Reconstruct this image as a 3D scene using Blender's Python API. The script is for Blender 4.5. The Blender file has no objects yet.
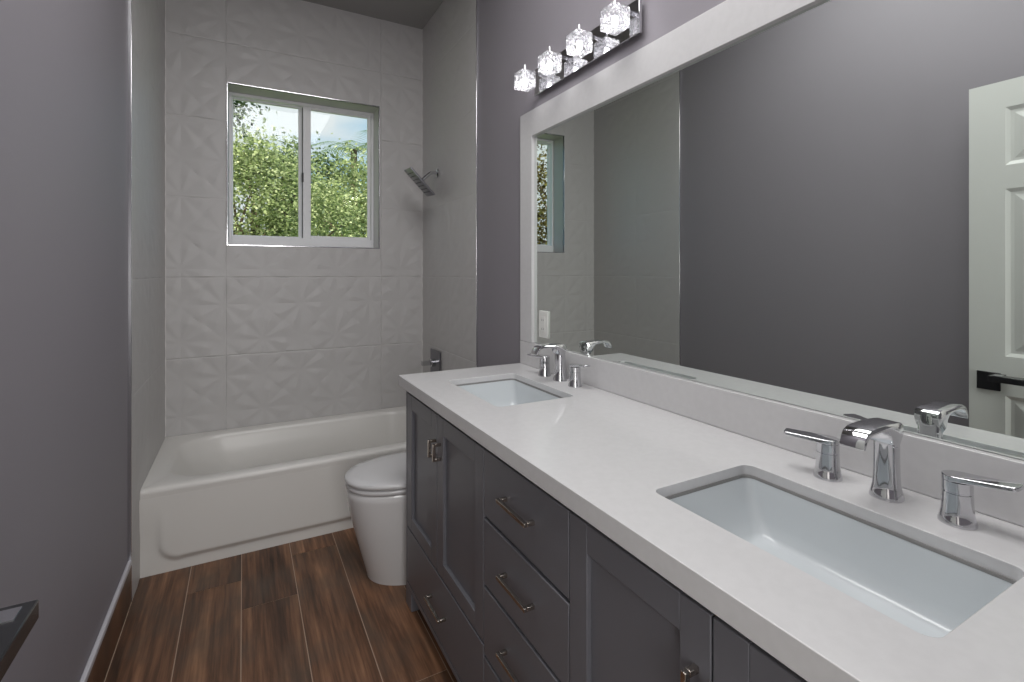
import bpy, bmesh, math, random
import numpy as np
from mathutils import Vector, Matrix

sc = bpy.context.scene
COL = sc.collection
PI = math.pi

# ------------------------------------------------------------------ camera
cam_data = bpy.data.cameras.new('camera')
cam = bpy.data.objects.new('camera', cam_data)
COL.objects.link(cam)
cam.location = (0.0, 0.0, 1.32)
cam.rotation_euler = (PI / 2, 0.0, -0.4971)
cam_data.sensor_width = 36.0
cam_data.lens = 36.0 * 494.61 / 1024.0
cam_data.shift_y = -(341.0 - 272.66) / 1024.0
cam_data.clip_start = 0.02
cam_data.clip_end = 200
sc.camera = cam

# ------------------------------------------------------------------ colour management
vs = sc.view_settings
sc.display_settings.display_device = 'sRGB'
vs.view_transform = 'Standard'
vs.look = 'None'
vs.gamma = 1.0
vs.use_curve_mapping = False
vs.exposure = 0.0
sc.cycles.use_denoising = True
sc.cycles.max_bounces = 14
sc.cycles.diffuse_bounces = 6
sc.cycles.glossy_bounces = 6
sc.cycles.transparent_max_bounces = 24
sc.cycles.sample_clamp_indirect = 6.0

# ------------------------------------------------------------------ sky: blue with white cloud
world = bpy.data.worlds.new('sky')
sc.world = world
world.use_nodes = True
nt = world.node_tree
nt.nodes.clear()
w_out = nt.nodes.new('ShaderNodeOutputWorld')
w_bg = nt.nodes.new('ShaderNodeBackground')
w_tc = nt.nodes.new('ShaderNodeTexCoord')
w_mp = nt.nodes.new('ShaderNodeMapping')
w_mp.inputs['Scale'].default_value = (2.2, 2.2, 5.0)
w_mp.inputs['Location'].default_value = (0.75, 0.3, 0.1)
w_nz = nt.nodes.new('ShaderNodeTexNoise')
w_nz.inputs['Scale'].default_value = 1.3
w_nz.inputs['Detail'].default_value = 6
w_rp = nt.nodes.new('ShaderNodeValToRGB')
w_rp.color_ramp.elements[0].position = 0.40
w_rp.color_ramp.elements[0].color = (0.42, 0.66, 0.84, 1)
w_rp.color_ramp.elements[1].position = 0.56
w_rp.color_ramp.elements[1].color = (0.86, 0.90, 0.93, 1)
nt.links.new(w_tc.outputs['Generated'], w_mp.inputs['Vector'])
nt.links.new(w_mp.outputs['Vector'], w_nz.inputs['Vector'])
w_sp = nt.nodes.new('ShaderNodeSeparateXYZ')
w_ma = nt.nodes.new('ShaderNodeMath')
w_ma.operation = 'MULTIPLY_ADD'
w_ma.inputs[1].default_value = -1.5
w_ma.inputs[2].default_value = 0.12
w_ad = nt.nodes.new('ShaderNodeMath')
w_ad.operation = 'ADD'
nt.links.new(w_tc.outputs['Generated'], w_sp.inputs['Vector'])
nt.links.new(w_sp.outputs['X'], w_ma.inputs[0])
nt.links.new(w_ma.outputs[0], w_ad.inputs[0])
nt.links.new(w_nz.outputs['Fac'], w_ad.inputs[1])
nt.links.new(w_ad.outputs[0], w_rp.inputs['Fac'])
nt.links.new(w_rp.outputs['Color'], w_bg.inputs['Color'])
w_bg.inputs['Strength'].default_value = 1.0
nt.links.new(w_bg.outputs['Background'], w_out.inputs['Surface'])

# ------------------------------------------------------------------ sun and big lights
def light(name, kind, loc, rot, energy, color=(1, 1, 1), size=None, size_y=None, angle=None):
    d = bpy.data.lights.new(name, kind)
    d.energy = energy
    d.color = color
    if size is not None:
        d.size = size
        if size_y is not None:
            d.shape = 'RECTANGLE'
            d.size_y = size_y
    if angle is not None:
        d.angle = angle
    o = bpy.data.objects.new(name, d)
    o.location = loc
    o.rotation_euler = rot
    COL.objects.link(o)
    return o

light('sun', 'SUN', (0, -5, 12), (math.radians(38), 0, math.radians(-25)), 8.0, (1.0, 0.96, 0.88), angle=0.01)
light('hall_fill_light', 'AREA', (0.10, -1.05, 1.32), (math.radians(90), 0, 0), 24.0, (1.0, 0.99, 0.98), 0.95, 0.95)  # added soft fill from behind the camera; the hall has no window
light('ceiling_fill_light', 'AREA', (0.36, 0.90, 3.04), (0, 0, 0), 33.0, (1.0, 0.99, 0.98), 0.95, 1.4)  # added broad fill panel below the ceiling, without a fixture

# ------------------------------------------------------------------ material helpers
def srgb(r, g, b):
    f = lambda c: (c / 255.0) / 12.92 if c / 255.0 <= 0.04045 else ((c / 255.0 + 0.055) / 1.055) ** 2.4
    return (f(r), f(g), f(b), 1.0)

def mat(name, color, rough=0.5, metal=0.0, coat=0.0, spec=None, trans=0.0, ior=None):
    m = bpy.data.materials.new(name)
    m.use_nodes = True
    p = m.node_tree.nodes['Principled BSDF']
    p.inputs['Base Color'].default_value = color
    p.inputs['Roughness'].default_value = rough
    p.inputs['Metallic'].default_value = metal
    p.inputs['Coat Weight'].default_value = coat
    if spec is not None:
        p.inputs['Specular IOR Level'].default_value = spec
    if trans:
        p.inputs['Transmission Weight'].default_value = trans
    if ior:
        p.inputs['IOR'].default_value = ior
    return m

def N(m, kind, **kw):
    n = m.node_tree.nodes.new(kind)
    for k, v in kw.items():
        if k in n.inputs:
            n.inputs[k].default_value = v
        else:
            setattr(n, k, v)
    return n

def L(m, a, b):
    m.node_tree.links.new(a, b)

def P(m):
    return m.node_tree.nodes['Principled BSDF']

def bump_noise(m, scale, strength, dist=0.002, detail=3):
    tc = N(m, 'ShaderNodeTexCoord')
    nz = N(m, 'ShaderNodeTexNoise', Scale=scale, Detail=detail)
    bp = N(m, 'ShaderNodeBump', Strength=strength, Distance=dist)
    L(m, tc.outputs['Object'], nz.inputs['Vector'])
    L(m, nz.outputs['Fac'], bp.inputs['Height'])
    L(m, bp.outputs['Normal'], P(m).inputs['Normal'])
    return m

def tint_noise(m, c1, c2, scale, detail=4, lo=0.35, hi=0.65):
    tc = N(m, 'ShaderNodeTexCoord')
    nz = N(m, 'ShaderNodeTexNoise', Scale=scale, Detail=detail)
    rp = N(m, 'ShaderNodeValToRGB')
    rp.color_ramp.elements[0].position = lo
    rp.color_ramp.elements[0].color = c1
    rp.color_ramp.elements[1].position = hi
    rp.color_ramp.elements[1].color = c2
    L(m, tc.outputs['Object'], nz.inputs['Vector'])
    L(m, nz.outputs['Fac'], rp.inputs['Fac'])
    L(m, rp.outputs['Color'], P(m).inputs['Base Color'])
    return m

M = {}
M['paint'] = bump_noise(mat('purple_grey_paint', srgb(139, 135, 141), 0.58, spec=0.35), 140, 0.08)
M['ceil'] = bump_noise(mat('ceiling_paint', srgb(150, 148, 146), 0.85), 90, 0.1)
M['hall'] = mat('hall_paint', srgb(205, 203, 200), 0.8)
M['white_porcelain'] = mat('white_porcelain', srgb(214, 213, 213), 0.12, coat=0.3)
M['tub'] = mat('tub_enamel', srgb(216, 214, 210), 0.30)
M['basin'] = mat('basin_porcelain', srgb(206, 211, 214), 0.20, coat=0.1)
M['quartz'] = tint_noise(mat('white_quartz', srgb(214, 211, 211), 0.17), srgb(206, 205, 206), srgb(209, 208, 209), 60)
M['cab'] = mat('grey_cabinet_paint', srgb(106, 106, 112), 0.30)
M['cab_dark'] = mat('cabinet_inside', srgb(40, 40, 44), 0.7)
M['chrome'] = mat('chrome', (0.66, 0.66, 0.68, 1), 0.05, 1.0)
M['dchrome'] = mat('dark_chrome', (0.24, 0.24, 0.26, 1), 0.32, 1.0)
M['nickel'] = mat('satin_nickel', (0.56, 0.51, 0.46, 1), 0.22, 1.0)
M['trim_metal'] = mat('brushed_trim_metal', (0.80, 0.80, 0.82, 1), 0.16, 1.0)
M['mirror'] = mat('mirror_glass', (0.79, 0.83, 0.80, 1), 0.0, 1.0)
M['black'] = mat('black_metal', (0.018, 0.018, 0.02, 1), 0.22, 0.0, coat=0.15)
M['door'] = mat('door_white', srgb(205, 207, 203), 0.35)
M['alu'] = mat('white_window_frame', srgb(236, 236, 238), 0.4)
M['alu_dark'] = mat('window_gasket', srgb(60, 60, 62), 0.6)
M['plate'] = mat('white_plastic', srgb(226, 226, 222), 0.3)
M['caulk'] = mat('white_caulk', srgb(214, 212, 210), 0.5)
M['rim_shadow'] = mat('grey_rim_shadow', srgb(128, 127, 126), 0.6)  # grey that imitates the gap shadow at the basin rims
M['seatplastic'] = mat('toilet_seat_plastic', srgb(208, 207, 208), 0.2)
M['skirt'] = mat('baseboard_cap', srgb(196, 194, 200), 0.4)

def tile_material():
    m = mat('relief_tile', srgb(190, 188, 187), 0.42)
    return m
M['tile'] = tile_material()

def glass_material():
    m = bpy.data.materials.new('window_glass')
    m.use_nodes = True
    n = m.node_tree
    n.nodes.clear()
    out = n.nodes.new('ShaderNodeOutputMaterial')
    mix = n.nodes.new('ShaderNodeMixShader')
    mix.inputs['Fac'].default_value = 0.014
    t = n.nodes.new('ShaderNodeBsdfTransparent')
    t.inputs['Color'].default_value = (0.95, 0.97, 0.96, 1)
    g = n.nodes.new('ShaderNodeBsdfGlossy')
    g.inputs['Roughness'].default_value = 0.02
    n.links.new(t.outputs[0], mix.inputs[1])
    n.links.new(g.outputs[0], mix.inputs[2])
    n.links.new(mix.outputs[0], out.inputs['Surface'])
    return m
M['glass'] = glass_material()

def crystal_material():
    m = bpy.data.materials.new('crackled_crystal')
    m.use_nodes = True
    n = m.node_tree
    n.nodes.clear()
    out = n.nodes.new('ShaderNodeOutputMaterial')
    tc = n.nodes.new('ShaderNodeTexCoord')
    vo = n.nodes.new('ShaderNodeTexVoronoi')
    vo.inputs['Scale'].default_value = 190
    vo2 = n.nodes.new('ShaderNodeTexVoronoi')
    vo2.feature = 'DISTANCE_TO_EDGE'
    vo2.inputs['Scale'].default_value = 150
    bp = n.nodes.new('ShaderNodeBump')
    bp.inputs['Strength'].default_value = 1.0
    bp.inputs['Distance'].default_value = 0.003
    rp = n.nodes.new('ShaderNodeValToRGB')
    rp.color_ramp.elements[0].position = 0.25
    rp.color_ramp.elements[0].color = (0.30, 0.30, 0.30, 1)
    rp.color_ramp.elements[1].position = 0.75
    rp.color_ramp.elements[1].color = (0.92, 0.92, 0.92, 1)
    t = n.nodes.new('ShaderNodeBsdfTransparent')
    t.inputs['Color'].default_value = (0.93, 0.94, 0.95, 1)
    tl = n.nodes.new('ShaderNodeBsdfTranslucent')
    tl.inputs['Color'].default_value = (0.30, 0.30, 0.31, 1)
    g = n.nodes.new('ShaderNodeBsdfGlossy')
    g.inputs['Roughness'].default_value = 0.08
    g.inputs['Color'].default_value = (0.9, 0.9, 0.92, 1)
    m1 = n.nodes.new('ShaderNodeMixShader')
    m1.inputs['Fac'].default_value = 0.45
    m2 = n.nodes.new('ShaderNodeMixShader')
    lk = n.links.new
    lk(tc.outputs['Object'], vo.inputs['Vector'])
    lk(tc.outputs['Object'], vo2.inputs['Vector'])
    lk(vo.outputs['Color'], rp.inputs['Fac'])
    lk(vo2.outputs['Distance'], bp.inputs['Height'])
    lk(bp.outputs['Normal'], g.inputs['Normal'])
    lk(bp.outputs['Normal'], tl.inputs['Normal'])
    lk(tl.outputs[0], m1.inputs[1])
    lk(g.outputs[0], m1.inputs[2])
    lk(rp.outputs['Color'], m2.inputs['Fac'])
    lk(t.outputs[0], m2.inputs[1])
    lk(m1.outputs[0], m2.inputs[2])
    lk(m2.outputs[0], out.inputs['Surface'])
    return m
M['crystal'] = crystal_material()

def emit(name, color, strength):
    m = bpy.data.materials.new(name)
    m.use_nodes = True
    p = P(m)
    p.inputs['Base Color'].default_value = (0.8, 0.8, 0.8, 1)
    p.inputs['Emission Color'].default_value = color
    p.inputs['Emission Strength'].default_value = strength
    return m
M['bulb'] = emit('lit_bulb', (1.0, 0.97, 0.99, 1), 55.0)

def wood_material(name):
    m = mat(name, srgb(80, 54, 40), 0.45, spec=0.35)
    at = N(m, 'ShaderNodeAttribute', attribute_name='plank')
    uv = N(m, 'ShaderNodeTexCoord')
    sep = N(m, 'ShaderNodeSeparateColor')
    L(m, at.outputs['Color'], sep.inputs['Color'])
    add = N(m, 'ShaderNodeVectorMath', operation='ADD')
    scl = N(m, 'ShaderNodeVectorMath', operation='SCALE', Scale=37.0)
    L(m, at.outputs['Color'], scl.inputs[0])
    L(m, uv.outputs['Object'], add.inputs[0])
    L(m, scl.outputs['Vector'], add.inputs[1])
    mp = N(m, 'ShaderNodeMapping', Scale=(9.0, 0.9, 1.0))
    L(m, add.outputs['Vector'], mp.inputs['Vector'])
    n1 = N(m, 'ShaderNodeTexNoise', Scale=1.0, Detail=5, Roughness=0.62, Distortion=0.6)
    L(m, mp.outputs['Vector'], n1.inputs['Vector'])
    mp2 = N(m, 'ShaderNodeMapping', Scale=(70.0, 3.0, 1.0))
    L(m, add.outputs['Vector'], mp2.inputs['Vector'])
    n2 = N(m, 'ShaderNodeTexNoise', Scale=1.0, Detail=4, Roughness=0.6)
    L(m, mp2.outputs['Vector'], n2.inputs['Vector'])
    mp3 = N(m, 'ShaderNodeMapping', Scale=(5.0, 3.0, 1.0))
    L(m, add.outputs['Vector'], mp3.inputs['Vector'])
    n3 = N(m, 'ShaderNodeTexNoise', Scale=1.6, Detail=3)
    L(m, mp3.outputs['Vector'], n3.inputs['Vector'])
    rp = N(m, 'ShaderNodeValToRGB')
    e = rp.color_ramp.elements
    e[0].position = 0.30
    e[0].color = srgb(46, 33, 26)
    e[1].position = 0.72
    e[1].color = srgb(152, 114, 86)
    k = e.new(0.47)
    k.color = srgb(92, 65, 48)
    k = e.new(0.58)
    k.color = srgb(120, 86, 64)
    mix = N(m, 'ShaderNodeMath', operation='MULTIPLY_ADD')
    mix.inputs[1].default_value = 0.55
    L(m, n2.outputs['Fac'], mix.inputs[0])
    m2 = N(m, 'ShaderNodeMath', operation='MULTIPLY_ADD')
    m2.inputs[1].default_value = 0.75
    m2.inputs[2].default_value = -0.135
    L(m, n1.outputs['Fac'], m2.inputs[0])
    L(m, m2.outputs[0], mix.inputs[2])
    L(m, mix.outputs[0], rp.inputs['Fac'])
    grey = N(m, 'ShaderNodeMix', data_type='RGBA', blend_type='MIX')
    grey.inputs[7].default_value = srgb(84, 72, 62)
    fr = N(m, 'ShaderNodeMapRange')
    fr.inputs['From Min'].default_value = 0.45
    fr.inputs['From Max'].default_value = 0.72
    fr.inputs['To Max'].default_value = 0.75
    L(m, n3.outputs['Fac'], fr.inputs['Value'])
    L(m, fr.outputs['Result'], grey.inputs[0])
    L(m, rp.outputs['Color'], grey.inputs[6])
    hsv = N(m, 'ShaderNodeHueSaturation')
    mr = N(m, 'ShaderNodeMapRange')
    mr.inputs['To Min'].default_value = 0.90
    mr.inputs['To Max'].default_value = 1.32
    L(m, sep.outputs['Red'], mr.inputs['Value'])
    L(m, mr.outputs['Result'], hsv.inputs['Value'])
    L(m, grey.outputs[2], hsv.inputs['Color'])
    L(m, hsv.outputs['Color'], P(m).inputs['Base Color'])
    bp = N(m, 'ShaderNodeBump', Strength=0.25, Distance=0.0015)
    L(m, n2.outputs['Fac'], bp.inputs['Height'])
    L(m, bp.outputs['Normal'], P(m).inputs['Normal'])
    return m
M['wood'] = wood_material('wood_look_plank')
M['grout'] = mat('pale_grout', srgb(168, 146, 128), 0.8)

def leaf_material(name, c1, c2, c3):
    m = bpy.data.materials.new(name)
    m.use_nodes = True
    n = m.node_tree
    n.nodes.clear()
    out = n.nodes.new('ShaderNodeOutputMaterial')
    at = n.nodes.new('ShaderNodeAttribute')
    at.attribute_name = 'leaf'
    rp = n.nodes.new('ShaderNodeValToRGB')
    e = rp.color_ramp.elements
    e[0].color, e[1].color = c1, c3
    k = e.new(0.5)
    k.color = c2
    d = n.nodes.new('ShaderNodeBsdfDiffuse')
    t = n.nodes.new('ShaderNodeBsdfTranslucent')
    mx = n.nodes.new('ShaderNodeMixShader')
    mx.inputs[0].default_value = 0.42
    n.links.new(at.outputs['Fac'], rp.inputs['Fac'])
    n.links.new(rp.outputs['Color'], d.inputs['Color'])
    n.links.new(rp.outputs['Color'], t.inputs['Color'])
    n.links.new(d.outputs[0], mx.inputs[1])
    n.links.new(t.outputs[0], mx.inputs[2])
    n.links.new(mx.outputs[0], out.inputs['Surface'])
    return m
M['leaf'] = leaf_material('leaves', srgb(112, 126, 84), srgb(160, 174, 116), srgb(216, 220, 172))
M['leaf_dark'] = leaf_material('dark_leaves', srgb(62, 80, 54), srgb(100, 120, 78), srgb(160, 174, 120))
M['leaf_brown'] = leaf_material('brownish_leaves', srgb(70, 62, 34), srgb(110, 96, 56), srgb(170, 160, 96))
M['palm'] = leaf_material('palm_leaves', srgb(96, 120, 84), srgb(120, 142, 100), srgb(150, 168, 124))
M['bark'] = bump_noise(mat('bark', srgb(112, 92, 74), 0.9), 25, 0.8, 0.02)
M['grass'] = tint_noise(mat('lawn', srgb(90, 110, 60), 0.9), srgb(70, 92, 44), srgb(110, 130, 72), 6)

# ------------------------------------------------------------------ object helpers
W = {}

def tag(o, label=None, cat=None, group=None, kind=None):
    if label:
        o['label'] = label
    if cat:
        o['category'] = cat
    if group:
        o['group'] = group
    if kind:
        o['kind'] = kind
    return o

def thing(name, loc, label, cat, group=None, kind=None):
    o = bpy.data.objects.new(name, None)
    o.empty_display_size = 0.05
    o.location = loc
    COL.objects.link(o)
    W[o.name] = Vector(loc)
    return tag(o, label, cat, group, kind)

def obj(name, bm, m, parent=None, origin=None, smooth=35, bevel=None, seg=2, kind=None, label=None):
    """link a bmesh given in world coordinates as ONE mesh object"""
    if parent is not None:
        org = W[parent.name].copy()
    else:
        org = Vector(origin) if origin is not None else Vector((0, 0, 0))
    bmesh.ops.translate(bm, verts=bm.verts, vec=-org)
    me = bpy.data.meshes.new(name)
    bm.to_mesh(me)
    bm.free()
    for p in me.polygons:
        p.use_smooth = smooth > 0
    if smooth > 0:
        me.set_sharp_from_angle(angle=math.radians(smooth))
    for mm in (m if isinstance(m, (list, tuple)) else [m]):
        me.materials.append(mm)
    o = bpy.data.objects.new(name, me)
    COL.objects.link(o)
    if parent is not None:
        o.parent = parent
        W[o.name] = org
    else:
        o.location = org
        W[o.name] = org
    if bevel:
        md = o.modifiers.new('edge', 'BEVEL')
        md.width = bevel
        md.segments = seg
        md.limit_method = 'ANGLE'
        md.angle_limit = math.radians(40)
        md.harden_normals = False
    return tag(o, label=label, kind=kind)

def box(bm, x0, x1, y0, y1, z0, z1, mi=0):
    vv = [bm.verts.new((x, y, z)) for x in (x0, x1) for y in (y0, y1) for z in (z0, z1)]
    for f in ((0, 1, 3, 2), (4, 6, 7, 5), (0, 4, 5, 1), (2, 3, 7, 6), (0, 2, 6, 4), (1, 5, 7, 3)):
        fc = bm.faces.new([vv[i] for i in f])
        fc.material_index = mi
    return vv

def nb():
    return bmesh.new()

def bx(*a):
    bm = nb()
    box(bm, *a)
    return bm

def loft(bm, rings, cap0=True, cap1=True, closed=True, mi=0):
    vr = [[bm.verts.new(p) for p in r] for r in rings]
    n = len(vr[0])
    for a, b in zip(vr, vr[1:]):
        for i in range(n if closed else n - 1):
            j = (i + 1) % n
            f = bm.faces.new((a[i], a[j], b[j], b[i]))
            f.material_index = mi
    if cap0:
        bm.faces.new(list(reversed(vr[0]))).material_index = mi
    if cap1:
        bm.faces.new(vr[-1]).material_index = mi
    return vr

def ring_xy(cx, cy, z, rx, ry, n=32, p=2.0):
    out = []
    for i in range(n):
        a = 2 * PI * i / n
        c, s = math.cos(a), math.sin(a)
        k = (abs(c) ** p + abs(s) ** p) ** (-1.0 / p)
        out.append(Vector((cx + rx * c * k, cy + ry * s * k, z)))
    return out

def rrect(x0, x1, y0, y1, r, n=6):
    """2D rounded rectangle, counter-clockwise"""
    pts = []
    for (cx, cy, a0) in ((x1 - r, y1 - r, 0), (x0 + r, y1 - r, PI / 2), (x0 + r, y0 + r, PI), (x1 - r, y0 + r, 1.5 * PI)):
        for i in range(n + 1):
            a = a0 + PI / 2 * i / n
            pts.append((cx + r * math.cos(a), cy + r * math.sin(a)))
    return pts

def lathe(bm, c, prof, n=28, axis='z', cap0=True, cap1=True):
    """prof: list of (radius, height along axis)"""
    rings = []
    for r, h in prof:
        ring = []
        for i in range(n):
            a = 2 * PI * i / n
            u, v = r * math.cos(a), r * math.sin(a)
            if axis == 'z':
                ring.append(Vector((c[0] + u, c[1] + v, c[2] + h)))
            elif axis == 'x':
                ring.append(Vector((c[0] + h, c[1] + u, c[2] + v)))
            else:
                ring.append(Vector((c[0] + v, c[1] + h, c[2] + u)))
        rings.append(ring)
    loft(bm, rings, cap0, cap1)

def tube(bm, pts, radii, n=10, cap=True):
    pts = [Vector(p) for p in pts]
    if not isinstance(radii, (list, tuple)):
        radii = [radii] * len(pts)
    rings = []
    prev = None
    for i, p in enumerate(pts):
        d = (pts[min(i + 1, len(pts) - 1)] - pts[max(i - 1, 0)]).normalized()
        if prev is None:
            up = Vector((0, 0, 1)) if abs(d.z) < 0.9 else Vector((1, 0, 0))
        else:
            up = prev
        s = d.cross(up).normalized()
        up = s.cross(d).normalized()
        prev = up
        rings.append([p + (s * math.cos(2 * PI * k / n) + up * math.sin(2 * PI * k / n)) * radii[i] for k in range(n)])
    loft(bm, rings, cap, cap)

def prism(bm, poly, axis, a0, a1):
    """extrude a 2D polygon along an axis: axis 'y' takes (x,z), 'x' takes (y,z), 'z' takes (x,y)"""
    def P3(p, t):
        if axis == 'y':
            return Vector((p[0], t, p[1]))
        if axis == 'x':
            return Vector((t, p[0], p[1]))
        return Vector((p[0], p[1], t))
    loft(bm, [[P3(p, a0) for p in poly], [P3(p, a1) for p in poly]])
    bmesh.ops.recalc_face_normals(bm, faces=bm.faces)

def dup(o, offset=None, label=None):
    """copy of a thing with its parts and their sub-parts"""
    r = o.copy()
    COL.objects.link(r)
    if offset:
        r.location = o.location + Vector(offset)
    if label:
        r['label'] = label
    for ch in list(o.children):
        c = ch.copy()
        COL.objects.link(c)
        c.parent = r
        for g in list(ch.children):
            d = g.copy()
            COL.objects.link(d)
            d.parent = c
    return r

def struct(name, bm, m, parent=None, **kw):
    return obj(name, bm, m, parent, kind='structure', **kw)

# ------------------------------------------------------------------ room dimensions (metres)
XL, XR = -0.395, 1.129          # tile faces of the alcove
WL, WR = -0.407, 1.140          # painted walls
YB = 3.43                       # tile face of the window wall
ZC = 3.066
OX0, OX1, OZ0, OZ1 = -0.083, 0.818, 1.490, 2.460   # window opening
YW = 3.585                      # front of the window frame
TL, TR = 2.472, 2.498           # where the side tiles end
YD = 0.04                       # door wall

# floor of wood-look planks (one mesh, each plank with its own tone)
def build_floor():
    bm = nb()
    lay = bm.loops.layers.color.new('plank')
    rnd = random.Random(5)
    box(bm, WL - 0.12, WR + 0.12, -1.75, 3.6, -0.05, -0.0015, 1)
    edges = [-0.395, -0.206, -0.008, 0.196, 0.395, 0.595, 0.795, 0.995, 1.14]
    joints = [1.45, 2.418, 2.207, 1.32, 1.55, 2.1, 1.5, 2.3]
    tones = {(0, 1): .42, (1, 1): .30, (1, 2): .50, (2, 1): .22, (2, 2): .40, (3, 1): .52, (4, 1): .60}
    for i, (a, b) in enumerate(zip(edges, edges[1:])):
        ys = [joints[i] + 1.2 * k for k in range(-4, 3)]
        for k, (y0, y1) in enumerate(zip(ys, ys[1:])):
            y0c, y1c = max(y0, -1.7), min(y1, 3.5)
            if y1c - y0c < 0.02:
                continue
            kk = 1 if y1 <= joints[i] + 1e-6 else 2
            t = tones.get((i, kk), rnd.random()) if y1 > 1.0 else rnd.random()
            col = (min(1, max(0, t + rnd.uniform(-.04, .04))), rnd.random(), rnd.random(), 1)
            n0 = len(bm.faces)
            g = 0.0017
            box(bm, a + g, b - g, y0c + g, y1c - g, -0.02, 0.0)
            bm.faces.ensure_lookup_table()
            for f in bm.faces[n0:]:
                for lp in f.loops:
                    lp[lay] = col
    return struct('floor', bm, [M['wood'], M['grout']])
build_floor()

struct('ceiling', bx(WL - 0.12, WR + 0.12, -0.08, YB + 0.3, ZC, ZC + 0.1), M['ceil'])
wall_left = struct('wall_left', bx(WL - 0.12, WL, -0.08, YB + 0.3, -0.02, ZC + 0.02), M['paint'])
wall_right = struct('wall_right', bx(WR, WR + 0.12, -0.08, YB + 0.3, -0.02, ZC + 0.02), M['paint'])

bm = nb()
y0, y1 = YB + 0.012, YB + 0.25
box(bm, WL, OX0, y0, y1, -0.02, ZC)
box(bm, OX1, WR, y0, y1, -0.02, ZC)
box(bm, OX0, OX1, y0, y1, -0.02, OZ0)
box(bm, OX0, OX1, y0, y1, OZ1, ZC)
wall_back = struct('wall_back', bm, M['tile'])

bm = nb()
DX0, DX1, DZ = -0.345, 0.455, 2.07
box(bm, WL, DX0, -0.08, YD, -0.02, ZC)
box(bm, DX1, WR, -0.08, YD, -0.02, ZC)
box(bm, DX0, DX1, -0.08, YD, DZ, ZC)
wall_front = struct('wall_front', bm, M['paint'])
# the hall beyond the doorway
bm = nb()
box(bm, WL - 0.12, WR + 0.12, -1.80, -1.70, -0.02, 2.60)
box(bm, WL - 0.22, WL - 0.12, -1.80, -0.08, -0.02, 2.60)
box(bm, WR + 0.12, WR + 0.22, -1.80, -0.08, -0.02, 2.60)
struct('wall_hall', bm, M['hall'])
struct('ceiling_hall', bx(WL - 0.22, WR + 0.22, -1.80, -0.08, 2.50, 2.60), M['hall'])

# ---------------------------------------------------------------- tiles with a folded-petal relief
def relief(a, z):
    """height of the tile face (metres) at wall coordinates a, z (arrays)"""
    h = 0.2145
    u = ((a + 0.320) + (z - 2.200)) / (2 * h)
    v = ((a + 0.320) - (z - 2.200)) / (2 * h)
    fu, fv = u - np.round(u), v - np.round(v)
    da = (fu + fv) * h
    dz = (fu - fv) * h
    r = np.hypot(da, dz) / h
    ph = np.arctan2(dz, da)
    k = 8
    t = (ph / (2 * PI) * k) % 1.0
    sec = np.floor(ph / (2 * PI) * k).astype(int) % k
    lim = np.where(sec % 2 == 0, 0.98, 0.86)
    rr = np.clip(r / lim, 0, 1.2)
    prof = np.where(rr < 0.62, rr / 0.62, np.clip((1.0 - rr) / 0.38, 0, 1))
    saw = np.where(t < 0.62, t / 0.62, (1 - t) / 0.38)
    return 0.0060 * prof * (0.25 + 0.75 * saw)

def seams(a, z, aj, zj):
    d = np.full(a.shape, 1.0)
    for s in aj:
        d = np.minimum(d, np.abs(a - s))
    for s in zj:
        d = np.minimum(d, np.abs(z - s))
    return np.where(d < 0.0026, -0.0005, 0.0)

def tile_grid(av, zv, place, aj, zj, hole=None, back=0.012):
    av, zv = np.array(av), np.array(zv)
    A, Z = np.meshgrid(av, zv, indexing='ij')
    edge = np.minimum.reduce([np.abs(A - s) for s in aj] + [np.abs(Z - s) for s in zj])
    Hh = relief(A, Z) * np.clip(edge / 0.005, 0, 1) + seams(A, Z, aj, zj)
    bm = nb()
    vs_ = [[bm.verts.new(place(A[i, j], Z[i, j], Hh[i, j])) for j in range(len(zv))] for i in range(len(av))]
    for i in range(len(av) - 1):
        for j in range(len(zv) - 1):
            am, zm = (av[i] + av[i + 1]) / 2, (zv[j] + zv[j + 1]) / 2
            if hole and hole[0] < am < hole[1] and hole[2] < zm < hole[3]:
                continue
            bm.faces.new((vs_[i][j], vs_[i + 1][j], vs_[i + 1][j + 1], vs_[i][j + 1]))
    # back and rim
    loose = [v for v in bm.verts if not v.link_faces]
    bmesh.ops.delete(bm, geom=loose, context='VERTS')
    edges = [e for e in bm.edges if len(e.link_faces) == 1]
    ret = bmesh.ops.extrude_edge_only(bm, edges=edges)
    d = (Vector(place(0, 0, -back)) - Vector(place(0, 0, 0)))
    nv = [g for g in ret['geom'] if isinstance(g, bmesh.types.BMVert)]
    for v in nv:
        a, z = (v.co.x, v.co.z)
        v.co += d
    bmesh.ops.recalc_face_normals(bm, faces=bm.faces)
    return bm

def axis_pts(a0, a1, step, extra, fine=()):
    pts = list(np.arange(a0, a1, step)) + [a1] + list(extra)
    for s in fine:
        pts += [s - 0.004, s - 0.002, s, s + 0.002, s + 0.004]
    pts = sorted(p for p in pts if a0 - 1e-6 <= p <= a1 + 1e-6)
    out = [pts[0]]
    for p in pts[1:]:
        if p - out[-1] > 0.0009:
            out.append(p)
    return out

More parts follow.
